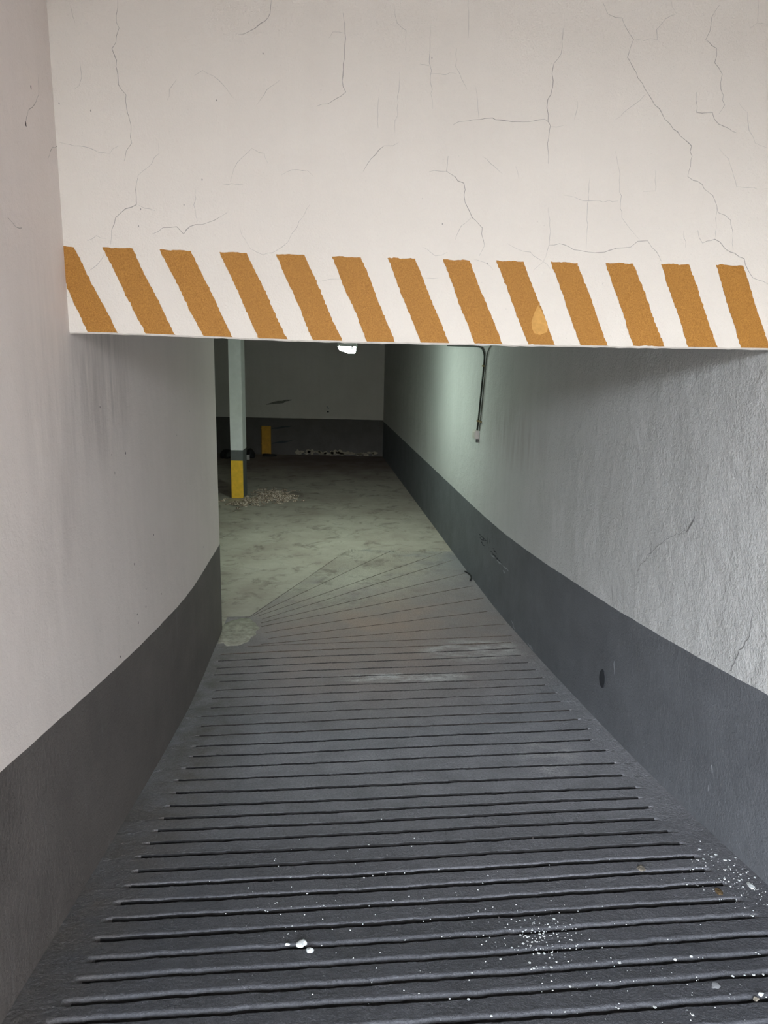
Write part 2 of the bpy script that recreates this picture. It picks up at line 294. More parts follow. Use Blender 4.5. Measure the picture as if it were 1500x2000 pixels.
def ramp_mat(name, depth=1.0):
    k = NT(name)
    n = k.ramp(k.noise(4.5, 6, 0.7), [(0.3, 0.78), (0.72, 1.18)])
    # dark paint near the top, paler further down the slope
    slope_tone = k.ramp(k.math('ADD', k.blob((0.0, 0.6, 0.5), (9.0, 4.2, 4.0)), k.math('MULTIPLY', k.noise(2.2, 4), 0.12)), [(0.26, (0.250, 0.247, 0.270)), (0.64, (0.066, 0.067, 0.077))])
    c_ = k.mix(1.0, slope_tone, n, 'MULTIPLY')
    # worn, browner and paler towards the bottom of the slope
    brown = k.math('MULTIPLY', k.blob((-0.1, 6.7, 0.1), (1.9, 2.4, 1.0)), k.ramp(k.noise(2.4, 4), [(0.3, 0.5), (0.7, 1.0)]))
    c_ = k.mix(k.math('MULTIPLY', brown, 1.3, True), c_, (0.40, 0.29, 0.245))
    # the slab runs out into the bare garage floor
    bare = k.math('MULTIPLY', k.math('MULTIPLY', k.blob((-0.9, 9.3, 0.0), (2.1, 2.9, 1.0)), k.ramp(k.noise(2.6, 5), [(0.3, 0.25), (0.7, 1.0)])), 3.6, True)
    c_ = k.mix(bare, c_, floor_colour(k))
    # earthy grime gathered along the left edge
    grime = k.math('MULTIPLY', k.ramp(k.blob((-1.35, 3.6, 0.2), (0.62, 3.6, 1.2)), [(0.0, 0.0), (0.5, 1.0)]), k.ramp(k.noise(5.0, 5, 0.7), [(0.32, 0.25), (0.62, 1.0)]))
    c_ = k.mix(k.math('MULTIPLY', grime, 0.8), c_, (0.105, 0.088, 0.076))
    # pale lime scuffs
    sc = k.ramp(k.noise(9.0, 7, 0.75, k.mapping((0.55, 1.4, 1.0))), [(0.44, 0.0), (0.60, 1.0)])
    for cen, rad, am in (((0.22, 5.32, 0.06), (0.50, 0.11, 0.5), 1.3), ((0.75, 5.9, 0.06), (0.50, 0.28, 0.5), 0.8), ((-0.15, 5.32, 0.05), (0.22, 0.09, 0.5), 0.9), ((1.0, 4.0, 0.2), (0.2, 0.3, 0.5), 0.3)):
        c_ = k.mix(k.math('MULTIPLY', k.math('MULTIPLY', sc, k.ramp(k.blob(cen, rad), [(0.0, 0.0), (0.35, 1.0)])), am, True), c_, (0.62, 0.60, 0.60))
    sp = k.ramp(k.voronoi(60), [(0.08, 1.0), (0.16, 0.0)])
    c_ = k.mix(k.math('MULTIPLY', k.math('MULTIPLY', sp, k.ramp(k.noise(11, 2), [(0.60, 0.0), (0.68, 1.0)])), 0.35), c_, (0.45, 0.45, 0.45))
    grit = k.ramp(k.noise(85, 4, 0.75), [(0.3, 0.72), (0.7, 1.28)])
    c_ = k.mix(1.0, c_, grit, 'MULTIPLY')
    k.bump([(k.noise(26, 4, 0.65), 0.006 * depth), (k.noise(75, 4, 0.75), 0.009 * depth)])
    return k.done(c_, 0.58, 0.5)
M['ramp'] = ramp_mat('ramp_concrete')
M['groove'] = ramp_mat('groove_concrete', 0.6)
M['groove_dirt_shade'] = plain('dirty_shaded_groove', (0.030, 0.029, 0.030), 0.95, 0.1, 0.4, 40)  # near grooves: dirt plus the lip's shadow painted into the troughs
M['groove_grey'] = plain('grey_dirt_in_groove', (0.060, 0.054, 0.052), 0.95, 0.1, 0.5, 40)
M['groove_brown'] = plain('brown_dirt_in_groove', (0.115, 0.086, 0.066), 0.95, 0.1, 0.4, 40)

def floor_mat():
    k = NT('garage_floor_concrete')
    base = floor_colour(k)
    k.bump([(k.noise(10, 5, 0.65), 0.006), (k.noise(110, 3, 0.7), 0.002)])
    return k.done(base, k.ramp(k.noise(2.6, 4), [(0.3, 0.5), (0.7, 0.8)]), 0.4)
M['floor'] = floor_mat()

def stripe_mat():
    k = NT('ochre_stripe_paint')
    n = k.ramp(k.noise(240, 3, 0.7), [(0.36, 0.0), (0.66, 1.0)])
    c_ = k.mix(n, (0.28, 0.112, 0.011), (0.47, 0.215, 0.036))
    c_ = k.mix(k.ramp(k.noise(2.0, 3), [(0.35, 0.0), (0.75, 0.5)]), c_, (0.33, 0.145, 0.020))
    k.bump([(k.noise(170, 3, 0.7), 0.0016)])
    return k.done(c_, 0.62, 0.35)
M['stripe'] = stripe_mat()
M['stripe_edge'] = plain('stripe_edge_cream_paint', (0.80, 0.66, 0.44), 0.7, 0.2)
M['patch'] = plain('stripe_patch_paint', (0.60, 0.315, 0.085), 0.7, 0.2, 0.25, 60)
M['crack'] = plain('crack_dirt', (0.34, 0.31, 0.28), 0.95, 0.1)
M['crack_fine'] = plain('fine_crack_dirt', (0.46, 0.42, 0.38), 0.95, 0.1)
M['crack_dark'] = plain('dark_crack_dirt', (0.24, 0.235, 0.23), 0.95, 0.1)
M['pit'] = plain('pit_dirt', (0.13, 0.11, 0.10), 0.95, 0.1)
M['scratch_pale'] = plain('pale_scratch', (0.34, 0.35, 0.37), 0.9, 0.1)
M['scratch_dark'] = plain('dark_scratch', (0.05, 0.052, 0.06), 0.8, 0.2)
M['mark'] = plain('dark_wall_mark', (0.27, 0.25, 0.23), 0.9, 0.1, 0.5, 20)
M['spot'] = plain('dark_spot_paint', (0.032, 0.034, 0.040), 0.7, 0.3)
M['flake'] = plain('white_paint_flake', (0.74, 0.77, 0.78), 0.8, 0.2)
M['pebble'] = plain('grey_pebble', (0.26, 0.23, 0.19), 0.9, 0.2, 0.4, 90)
M['earth'] = plain('brown_earth', (0.13, 0.09, 0.05), 0.95, 0.1, 0.4, 90)
M['conduit'] = plain('dark_cable_sheath', (0.035, 0.04, 0.032), 0.6, 0.3)
M['conduit_grey'] = plain('grey_cable_sheath', (0.12, 0.125, 0.10), 0.6, 0.3)
M['clip'] = plain('brass_clip', (0.25, 0.20, 0.09), 0.5, 0.4)
M['box'] = plain('switch_box_plastic', (0.62, 0.58, 0.53), 0.5, 0.4)
M['box_dark'] = plain('switch_box_dark_plastic', (0.10, 0.10, 0.09), 0.6, 0.3)  # dark plastic of the gland and side plate
M['pillar_white'] = plain('pillar_white_paint', (0.84, 0.84, 0.82), 0.8, 0.2, 0.10, 8)
M['pillar_grey'] = plain('pillar_grey_paint', (0.14, 0.145, 0.14), 0.7, 0.3, 0.2, 10)
M['yellow'] = plain('yellow_paint', (0.92, 0.54, 0.040), 0.6, 0.35, 0.22, 12)
M['orange'] = plain('orange_yellow_paint', (0.60, 0.31, 0.035), 0.65, 0.3, 0.25, 12)
M['black'] = plain('black_rubbish', (0.018, 0.017, 0.018), 0.55, 0.4)
M['white_can'] = plain('white_can', (0.62, 0.60, 0.57), 0.5, 0.4)
M['housing'] = plain('lamp_housing', (0.16, 0.165, 0.165), 0.5, 0.4)
M['clip_lamp'] = plain('lamp_latch', (0.05, 0.055, 0.05), 0.5, 0.4)
M['rubble'] = plain('peeled_plaster', (0.42, 0.36, 0.28), 0.95, 0.1, 0.5, 60)
M['cement'] = plain('pale_cement', (0.47, 0.44, 0.36), 0.95, 0.15, 0.5, 22)
M['sky_blocker'] = plain('dark_sky_blocker', (0.20, 0.155, 0.12), 0.9, 0.2, 0.4, 3)  # dark colour of the added walls that block low sky
M['asphalt'] = plain('street_asphalt', (0.20, 0.20, 0.20), 0.95, 0.2, 0.3, 15)
def chips_mat():
    k = NT('wood_chips')
    r = k.noise(55, 2)
    return k.done(k.ramp(r, [(0.38, (0.10, 0.07, 0.045)), (0.50, (0.38, 0.28, 0.20)), (0.61, (0.84, 0.74, 0.64))]), 0.9, 0.15)
M['chips'] = chips_mat()
def lamp_mat():
    k = NT('fluorescent_diffuser')
    k.b.inputs['Emission Color'].default_value = (0.78, 1.0, 0.87, 1)
    k.b.inputs['Emission Strength'].default_value = LAMP_STRENGTH
    return k.done((0.8, 0.85, 0.82), 0.4, 0.4)
M['lamp'] = lamp_mat()

# ------------------------------------------------------------------ the setting: walls
TH = 0.25
wall_right = structure(bm_obj('wall_right', prism([on_right(y, z) for y, z in ((-4.5, -.2), (17.25, -.2), (17.25, 2.85), (3.35, 2.85), (3.35, VTOP + .2), (-4.5, VTOP + .2))], -NR * TH), M['plaster_right']),
                       'long rough grey-white plaster wall along the right side of the ramp')
wall_left = structure(bm_obj('wall_left', prism([on_left(y, z) for y, z in ((-.5, -.2), (LEFT_END, -.2), (LEFT_END, 2.85), (3.35, 2.85), (3.35, VTOP + .2), (-.5, VTOP + .2))], -NL * TH), M['plaster_left']),
                      'warm grey plaster wall ending in a corner on the left side of the ramp')
wall_back = structure(bm_obj('wall_back', prism([(-8.3, BACK_Y, -.2), (xr(BACK_Y) + .3, BACK_Y, -.2), (xr(BACK_Y) + .3, BACK_Y, 2.85), (-8.3, BACK_Y, 2.85)], Vector((0, .25, 0))), M['plaster_back']),
                      'dim plaster wall at the far end of the garage')
wall_side = structure(bm_obj('wall_side', prism([(-8.3, 3.2, -.2), (-8.3, BACK_Y + .25, -.2), (-8.3, BACK_Y + .25, 2.85), (-8.3, 3.2, 2.85)], Vector((.25, 0, 0))), M['plaster_back']),
                      'garage wall hidden behind the left wall of the ramp')
wall_near = structure(bm_obj('wall_near', prism([(-8.3, 3.2, -.2), (xl(3.4) - .2, 3.2, -.2), (xl(3.4) - .2, 3.2, 2.85), (-8.3, 3.2, 2.85)], Vector((0, .25, 0))), M['plaster_back']),
                      'garage wall closing the parking bay beside the ramp')

# lintel wall: solid with a slightly sagging, rough lower edge
def build_lintel():
    x0, x1 = xl(2.96) - .1, xr(3.15) + .1
    ex = [p[0] for p in LINTEL_EDGE]; ez = [p[1] for p in LINTEL_EDGE]
    n = 120; vs_, fs = [], []
    for i in range(n + 1):
        x = x0 + (x1 - x0) * i / n
        z = float(np.interp(x, ex, ez)) + rng.gauss(0, 0.0008)
        fr = on_lintel(x, 0)
        bk = fr - NF * 0.30
        vs_ += [(fr.x, fr.y, VTOP + .2), (fr.x, fr.y, z + .006), ((fr - NF * .006).x, (fr - NF * .006).y, z), (bk.x, bk.y, z + .002), (bk.x, bk.y, VTOP + .2)]
    for i in range(n):
        a_, b_ = 5 * i, 5 * i + 5
        for j in range(5):
            k_ = (j + 1) % 5
            fs.append((a_ + j, a_ + k_, b_ + k_, b_ + j))
    fs += [(4, 3, 2, 1, 0), tuple(5 * n + j for j in range(5))]
    bm = bmesh.new(); bv = [bm.verts.new(v) for v in vs_]
    for f in fs: bm.faces.new([bv[i] for i in f])
    return structure(bm_obj('wall_lintel', bm, M['plaster_lintel']), 'cracked cream plaster wall above the garage entrance with ochre hazard stripes')
wall_lintel = build_lintel()

# painted bands along the wall feet
def band(name, ys, place, zf, mat, parent, top=None):
    vs_, fs = [], []
    for i, y in enumerate(ys):
        zt = (zf(y) + BAND if top is None else top(y)) + rng.gauss(0, 0.0012)
        for z, o in ((zf(y) - .06, 0.0), (zf(y) - .06, .0016), (zt - .0005, .0016), (zt, 0.0)):
            vs_.append(place(y, z, o))
        if i:
            a_, b_ = 4 * i - 4, 4 * i
            fs += [(a_ + j, a_ + j + 1, b_ + j + 1, b_ + j) for j in range(3)]
    return tag(mesh(name, vs_, fs, mat, parent), 'dark grey painted band along the foot of the wall')
def smooth_profile(py, pz, win=0.5):
    def f(y): return float(np.mean(np.interp(np.linspace(y - win, y + win, 9), py, pz)))
    return f
band('painted_band', np.arange(-4.4, 17.0, .08), on_right, smooth_profile(RPY, RPZ), M['band_right'], wall_right)
band('painted_band', np.append(np.arange(-.5, LEFT_END - .01, .08), LEFT_END), on_left, smooth_profile(LPY, LPZ, .3), M['band_left'], wall_left)
band('painted_band', np.append(np.arange(-8.0, -.1, .1), .0), on_back, lambda x: 0.0, M['band_back'], wall_back, lambda x: 0.825)

# ceilings and street end
structure(bm_obj('ceiling', prism([(-8.3, 3.25, CEIL), (xr(3.25) + .2, 3.25, CEIL), (xr(17.2) + .2, 17.2, CEIL), (-8.3, 17.2, CEIL)], Vector((0, 0, .22))), M['ceiling']), 'garage ceiling slab behind the lintel')
structure(bm_obj('ceiling_forecourt', prism([(-6.0, -4.5, VTOP), (xr(-4.5) + .2, -4.5, VTOP), (xr(3.3) + .2, 3.3, VTOP), (-6.0, 3.3, VTOP)], Vector((0, 0, .2))), M['ceiling']), 'ceiling over the forecourt at the top of the ramp')
structure(bm_obj('wall_forecourt', prism([(-6.0, -.5, .2), (xl(-.5) - .24, -.5, .2), (xl(-.5) - .24, -.5, VTOP + .1), (-6.0, -.5, VTOP + .1)], Vector((0, .25, 0))), M['plaster_left']), 'forecourt wall beside the top of the ramp')
structure(mesh('forecourt', [(-14, Y_STREET, 1.4225), (xl(Y_STREET) + .003, Y_STREET, 1.4225), (xl(-.5) + .003, -.5, zl(-.5)), (-14, -.5, zl(-.5)), (-14, -.3, zl(-.5)), (xl(-.5) - .2, -.3, zl(-.5))], [(0, 1, 2, 3), (3, 2, 5, 4)], M['asphalt']), 'paved forecourt beside the top of the ramp')
structure(bm_obj('street', prism([(-40, -40, 1.418), (40, -40, 1.418), (40, Y_STREET, 1.418), (-40, Y_STREET, 1.418)], Vector((0, 0, -.2))), M['asphalt']), 'street pavement behind the viewer at the top of the ramp')
structure(bm_obj('sky_blocker_street', prism([(-40, -22, 1.3), (40, -22, 1.3), (40, -22, 5.55), (-40, -22, 5.55)], Vector((0, -.4, 0))), M['sky_blocker']), 'added wall across the street, blocking low sky light')  # unseen wall, added to cut off the low sky light
structure(bm_obj('sky_blocker_yard', prism([(-20, -22, 1.0), (-20, 12, 1.0), (-20, 12, 5.2), (-20, -22, 5.2)], Vector((-.4, 0, 0))), M['sky_blocker']), 'added wall left of the viewer, blocking low sky light')  # added out of view to keep low sky light off the left side
floor = structure(bm_obj('floor', prism([(-8.2, 3.3, 0), (-1.6, 3.3, 0), (-1.6, 5.9, 0), (xr(5.9) + .1, 5.9, 0), (xr(17.1) + .1, 17.1, 0), (-8.2, 17.1, 0)], Vector((0, 0, -.15))), M['floor']), 'stained concrete garage floor')

# ------------------------------------------------------------------ ramp with pressed grooves
def wob(x, seed, amp, fr):
    r = random.Random(seed); s = 0
    for k_ in range(5):
        s = s + amp / (1 + .5 * k_) * np.sin(x * fr * (1 + 1.7 * k_) + r.uniform(0, 6.28))
    return s
def build_ramp():
    NC = 300
    lines = [tuple(g) for g in GROOVES]
    y0 = lines[0]
    extra = []
    for k_ in range(1, 13):                        # the grooves go on up the slope behind the frame
        dy = -.108 * k_
        extra.append((y0[0] + .004 * k_, y0[1] + dy, y0[2] + .012 * k_, y0[3] + dy))
    lines = extra[::-1] + lines
    n = len(lines)
    T = np.linspace(0, 1, NC + 1)
    cap = 9.13
    def solve(yfun):
        X = -1.2 + T * 2.6
        for _ in range(25):
            Y = yfun(X); X = .5 * X + .5 * (xl(Y) + T * (xr(Y) - xl(Y)))
        return X, yfun(X)
    ctr = []
    prev = None
    XY = []
    for i, (ax, ay, bx, by) in enumerate(lines):
        s = (by - ay) / (bx - ax)
        amp = .0016 if by < 5.2 else .0014
        def yf(X, i=i, s=s, ax=ax, ay=ay, amp=amp):
            Xc = np.clip(X, ax - .02, 9)
            y = ay + s * (Xc - ax) + .10 * (X - Xc)
            if s < .6: y = y + wob(X, 100 + i, amp, 9.0)
            return np.minimum(y, cap - .012 * (n - i))
        X, Y = solve(yf)
        if prev is not None:
            Y = np.maximum(Y, prev + .012)
            X = xl(Y) + T * (xr(Y) - xl(Y))
        prev = Y
        XY.append((X, Y))
    rows = []                                       # (X, Y, dz, groove index or -1 for the quad strip that follows)
    def lerp(A, B, t): return A[0] + (B[0] - A[0]) * t, A[1] + (B[1] - A[1]) * t
    start = (xl(Y_STREET) + T * (xr(Y_STREET) - xl(Y_STREET)), np.full(NC + 1, Y_STREET))
    end_y = np.maximum(prev + .02, np.minimum(cap + .02, prev + .35 * 0 + .02))
    endrow = (xl(end_y) + T * (xr(end_y) - xl(end_y)), end_y)
    seq = [start] + XY + [endrow]
    PROF = [(-1.10, 0.0), (-1.0, -.06), (-.94, -.72), (-.80, -1.0), (.15, -1.0), (.55, -.62), (.82, -.20), (1.1, .05), (1.8, 0.0)]
    Z0 = np.zeros(NC + 1)
    for i in range(1, len(seq)):
        A, B = seq[i - 1], seq[i]
        m = 5 if i > 1 else 40
        gapA = B[1] - A[1]
        hwA = 0 if i == 1 else HW
        if i < len(seq) - 1:
            ax, ay, bx, by = lines[i - 1]
            w = .016 if by < 3.0 else (.012 if by < 3.8 else (.0095 if by < 4.8 else (.0075 if by < 6.2 else .006)))
            gapB = np.minimum(gapA, seq[i + 1][1] - B[1])
            HWB = np.minimum(w, .30 * gapB)
        else:
            HWB = Z0
        lo = A[1] + 1.8 * hwA; hi = B[1] - 1.10 * HWB
        for k_ in range(1 if i > 1 else 0, m):
            Y = lo + (hi - lo) * k_ / m
            rows.append((Y, Z0, (-1, 0)))
        if i < len(seq) - 1:
            X = B[0]
            dep = (.0190 if by < 3.2 else (.015 if by < 4.6 else .011)) * np.minimum(1, HWB / w * 1.0)
            if by > 6.2: dep = dep * .8
            nz = wob(X, 500 + i, .10, 7.0)
            env = np.clip((X - (ax - .015)) / .03, 0, 1) * np.clip(((bx + .015) - X) / .03, 0, 1)
            env = env * env * (3 - 2 * env)
            rough = np.convolve(nrng.normal(0, 1, NC + 1), np.ones(3) / 3, 'same')
            rough2 = np.convolve(nrng.normal(0, 1, NC + 1), np.ones(5) / 4, 'same')
            for j, (o, dz) in enumerate(PROF):
                inside = 0 < j < len(PROF) - 1
                Y = B[1] + o * HWB + ((rough * .0022 if j in (1, 2) else rough2 * .0016) * np.minimum(1, HWB / .015) * env if 0 < j < 7 else 0)
                rows.append((Y, dz * dep * env * (1 + nz), (i - 1 if j < len(PROF) - 1 else -1, j)))
        else:
            rows.append((B[1], Z0, (-1, 0)))
        HW = HWB
    R_ = len(rows)
    V = np.zeros((R_, NC + 1, 3))
    for r_, (Y, dz, g) in enumerate(rows):
        X = xl(Y) + T * (xr(Y) - xl(Y))
        V[r_, :, 0] = X; V[r_, :, 1] = Y
        V[r_, :, 2] = ground(X, Y) + dz
    # hand-floated unevenness
    V[:, :, 2] += nrng.normal(0, .00055, (R_, NC + 1)) + .002 * np.sin(V[:, :, 0] * 3.1 + V[:, :, 1] * 1.7)
    V[-1, :, 2] = 0.0015
    flat = V.reshape(-1, 3)
    gi = np.array([g[0] for _, _, g in rows]); gj = np.array([g[1] for _, _, g in rows])
    Q = lambda r_, c_: (r_ * (NC + 1) + c_, r_ * (NC + 1) + c_ + 1, (r_ + 1) * (NC + 1) + c_ + 1, (r_ + 1) * (NC + 1) + c_)
    main = []; gro = {}; gmat = {}
    ends = {i: (lines[i][0] - .02, lines[i][2] + .02) for i in range(n)}
    for r_ in range(R_ - 1):
        g = gi[r_]
        if g < 0:
            main += [Q(r_, c_) for c_ in range(NC)]
        else:
            e0, e1 = ends[g]
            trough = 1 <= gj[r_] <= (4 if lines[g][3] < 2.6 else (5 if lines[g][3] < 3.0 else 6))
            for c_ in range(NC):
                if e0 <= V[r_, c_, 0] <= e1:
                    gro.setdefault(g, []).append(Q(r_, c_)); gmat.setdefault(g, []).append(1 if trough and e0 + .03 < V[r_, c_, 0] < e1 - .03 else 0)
                else:
                    main.append(Q(r_, c_))
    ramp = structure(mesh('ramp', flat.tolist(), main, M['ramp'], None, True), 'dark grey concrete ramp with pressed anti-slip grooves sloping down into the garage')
    for g, fs in sorted(gro.items()):
        idx = sorted({v for f in fs for v in f}); mp = {v: k_ for k_, v in enumerate(idx)}
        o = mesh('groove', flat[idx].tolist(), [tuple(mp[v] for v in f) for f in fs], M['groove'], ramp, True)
        o.data.materials.append(M['groove_brown'] if lines[g][3] > 6.0 else (M['groove_grey'] if lines[g][3] > 4.4 else M['groove_dirt_shade']))
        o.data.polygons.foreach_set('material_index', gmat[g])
    return ramp
ramp = build_ramp()

# ------------------------------------------------------------------ hazard stripes on the lintel (thin raised paint)
def stripe(pts, k_):
    n = len(pts)
    cx = sum(p[0] for p in pts) / n; cz = sum(p[1] for p in pts) / n
    # keep the paint on the wall face
    ex = [p[0] for p in LINTEL_EDGE]; ez = [p[1] for p in LINTEL_EDGE]
    fine = []
    for i in range(n):
        p, q = pts[i], pts[(i + 1) % n]
        L = math.hypot(q[0] - p[0], q[1] - p[1]); m = max(2, int(L / .008))
        nx, nz = -(q[1] - p[1]) / L, (q[0] - p[0]) / L
        steep = abs(q[1] - p[1]) > abs(q[0] - p[0])
        for j in range(m):
            t = j / m
            w = (0 if j == 0 else rng.gauss(0, .0011 if steep else .0009)) + .0012 * math.sin(t * 9 + k_ + i)
            u, z = p[0] + (q[0] - p[0]) * t + nx * w, p[1] + (q[1] - p[1]) * t + nz * w
            z = max(z, float(np.interp(u, ex, ez)) + .0075)
            fine.append((u, z))
    def sheet(name, sc, o0, o1, mat, parent):
        m = len(fine)
        f2 = []
        for u, z in fine:
            du, dz = u - cx, z - cz
            u2 = u + math.copysign(sc, du - dz * -.33) if sc else u
            f2.append((u2, z))
        vs_ = [on_lintel(u, z, o0) for u, z in f2] + [on_lintel(u, z, o1) for u, z in f2]
        bm = bmesh.new(); bv = [bm.verts.new(v) for v in vs_]
        bm.faces.new([bv[m + i] for i in range(m)])
        for i in range(m):
            j = (i + 1) % m
            bm.faces.new((bv[i], bv[j], bv[m + j], bv[m + i]))
        return bm_obj(name, bm, mat, parent)
    s = sheet('hazard_stripe', 0, .0002, .0022, M['stripe'], wall_lintel)
    return s
stripes = [stripe(p, k_) for k_, p in enumerate(STRIPES)]
def paint_patch():
    m = len(PATCH); vs_ = [on_lintel(u, z, .0032) for u, z in PATCH] + [on_lintel(u, z, .002) for u, z in PATCH]
    bm = bmesh.new(); bv = [bm.verts.new(v) for v in vs_]
    bm.faces.new(bv[:m])
    for i in range(m): bm.faces.new((bv[i], bv[(i + 1) % m], bv[m + (i + 1) % m], bv[m + i]))
    tag(bm_obj('smooth_patch', bm, M['patch'], stripes[8]), 'pale orange smoothed-over patch on the stripe')
paint_patch()

# cracks in the lintel plaster
STRONG = {0, 4, 8, 10, 11, 18, 24 + 7, 24 + 9, 24 + 10, 24 + 13, 24 + 14, 24 + 19, 24 + 27, 24 + 31}
for k_, pts in enumerate(CRACKS):
    st = k_ in STRONG
    w0 = .0010 if st else .0006
    strip('crack', pts, lambda t, w0=w0: w0 * (.35 + .9 * math.sin(math.pi * min(1, max(0, .06 + t * .9)))), on_lintel, M['crack'] if st else M['crack_fine'], wall_lintel, jit=.0022)
for pts in LEFT_CRACKS:
    strip('crack', pts, lambda t: .0009, on_left, M['crack'], wall_left)
def pit(place, u, z, ru, rz, mat, parent, name='pit', off=.0006):
    m = 9
    ring = [place(u + ru * math.cos(i * 2 * math.pi / m) * rng.uniform(.7, 1.2), z + rz * math.sin(i * 2 * math.pi / m) * rng.uniform(.7, 1.2), off) for i in range(m)]
    return mesh(name, ring, [tuple(range(m))], mat, parent)
for u, z in LEFT_PITS:
    pit(on_left, u, z, rng.uniform(.003, .007), rng.uniform(.004, .009), M['pit'], wall_left)
for u, z in ((-1.09, 3.35), (-.93, 3.02), (-1.2, 3.37), (-.77, 3.04), (-.7, 3.13), (-.47, 3.56), (-.64, 3.4), (.14, 3.57), (.2, 3.0), (.38, 2.86), (-.94, 2.96)):
    pit(on_lintel, u, z, .0022, .004, M['crack'], wall_lintel)
# cracks, scratches and marks on the right wall
for k_, pts in enumerate(RIGHT_CRACKS):
    w = (.005, .0013, .0010, .0026, .0010)[k_]
    strip('crack', pts, lambda t, w=w: w * (.4 + .8 * math.sin(math.pi * (.08 + .84 * t))), on_right, M['crack_dark'], wall_right, jit=.003, off=.0024)
for pts in SCRATCH_DARK:
    strip('scratch', pts, lambda t: .006 * (.3 + math.sin(math.pi * (.06 + .88 * t))), on_right, M['scratch_dark'], wall_right, jit=.004, step=.03, off=.0024)
for pts in SCRATCH_PALE:
    strip('scratch', pts, lambda t: .007 * (.3 + math.sin(math.pi * (.06 + .88 * t))), on_right, M['scratch_pale'], wall_right, jit=.004, step=.03, off=.0025)
for pts in PALE_MARKS:
    strip('chipped_paint_mark', pts, lambda t: .008 * (.3 + math.sin(math.pi * (.06 + .88 * t))), on_right, M['scratch_pale'], wall_right, jit=.005, step=.02, off=.0024)
def spot():
    m = 28; vs_, fs = [], []
    for o, s in ((.0012, 1.0), (.0055, .97), (.0065, .86)):
        vs_ += [on_right(4.483 + .045 * s * math.cos(i * 2 * math.pi / m), .482 + .062 * s * math.sin(i * 2 * math.pi / m), o) for i in range(m)]
    for r_ in range(2):
        for i in range(m):
            j = (i + 1) % m
            fs.append((r_ * m + i, r_ * m + j, r_ * m + m + j, r_ * m + m + i))
    fs.append(tuple(2 * m + i for i in range(m)))
    tag(mesh('round_cover', vs_, fs, M['spot'], wall_right), 'dark oval cover on the grey band')
spot()

# marks on the back wall
for x0, z0, x1, z1, w, mt in ((-2.69, 1.12, -2.11, 1.235, .022, 'mark'), (-2.57, .584, -2.115, .651, .022, 'scratch_dark'), (-2.57, .248, -2.117, .327, .022, 'scratch_dark')):
    strip('dark_mark', [(x0, z0), ((x0 + x1) / 2, (z0 + z1) / 2), (x1, z1)], lambda t, w=w: w * (.35 + .7 * math.sin(math.pi * t)), on_back, M[mt], wall_back, jit=.006, step=.06, off=.003)  # slanting dark marks on the wall and its band
mk = strip('chipped_mark', [(-1.33, 1.11), (-1.30, 1.06), (-1.31, 1.04)], lambda t: .014, on_back, M['scratch_pale'], wall_back, jit=.006, step=.03, off=.003)
pit(on_back, -1.305, .985, .025, .02, M['scratch_dark'], wall_back, 'pit', .003)
# peeled plaster along the foot of the back wall
for k_ in range(34):
    x = -2.0 + 1.8 * (k_ + rng.random()) / 34
    w, h = rng.uniform(.03, .085), rng.uniform(.02, .055) * (1.4 if x < -.9 else 1.0)
    z = rng.uniform(.03, .085)
    m = 8
    ring = [(x + w * math.cos(i * 2 * math.pi / m) * rng.uniform(.6, 1.2), z + h * math.sin(i * 2 * math.pi / m) * rng.uniform(.6, 1.2)) for i in range(m)]
    vs_ = [on_back(u, max(.004, q), .001) for u, q in ring] + [on_back(x + (u - x) * .8, max(.006, z + (q - z) * .8), .012) for u, q in ring]
    fs = [tuple(range(m, 2 * m))] + [(i, (i + 1) % m, m + (i + 1) % m, m + i) for i in range(m)]
    mesh('peeling_plaster', vs_, fs, M['rubble'], wall_back)

# pale cement patch at the pivot of the grooves
def cement():
    cx, cy = -1.29, 6.33; m = 26; vs_, fs = [], []
    rr = [rng.uniform(.85, 1.12) for _ in range(m)]
    for s, z in ((1.0, -.004), (.93, .006), (.6, .012), (.25, .013)):
        for i in range(m):
            a_ = i * 2 * math.pi / m
            x, y = cx + .19 * s * rr[i] * math.cos(a_), cy + .33 * s * rr[i] * math.sin(a_)
            x = max(x, xl(y) + .004) if y < LEFT_END else x
            vs_.append((x, y, float(ground(x, y)) + z + rng.gauss(0, .001)))
    for r_ in range(3):
        for i in range(m):
            j = (i + 1) % m
            fs.append((r_ * m + i, r_ * m + j, r_ * m + m + j, r_ * m + m + i))
    fs.append(tuple(3 * m + i for i in range(m)))
    tag(mesh('cement_patch', vs_, fs, M['cement'], ramp, True), 'pale rounded cement patch at the inner end of the fanned grooves')
cement()

# ------------------------------------------------------------------ pillar in the garage
def build_pillar():
    x0, x1, y0, y1 = -2.50, -2.30, 12.10, 12.42
    t = empty('concrete_pillar', ((x0 + x1) / 2, (y0 + y1) / 2, 0))
    inv = Matrix.Translation(-t.location)
    bm = box_bm(bmesh.new(), (x0, y0, .0), (x1, y1, .79), .006, inv); bm_obj('grey_base', bm, M['pillar_grey'], t)
    bm = box_bm(bmesh.new(), (x0, y0, .79), (x1, y1, CEIL + .02), .006, inv); bm_obj('shaft', bm, M['pillar_white'], t)
    bm = box_bm(bmesh.new(), (x0 + .003, y0 - .004, .004), (x1 - .003, y0 + .01, .622), .002, inv); tag(bm_obj('yellow_panel', bm, M['yellow'], t), 'yellow painted panel on the pillar foot')
    return tag(t, 'white square pillar with a grey base and a yellow painted foot', 'pillar')
build_pillar()

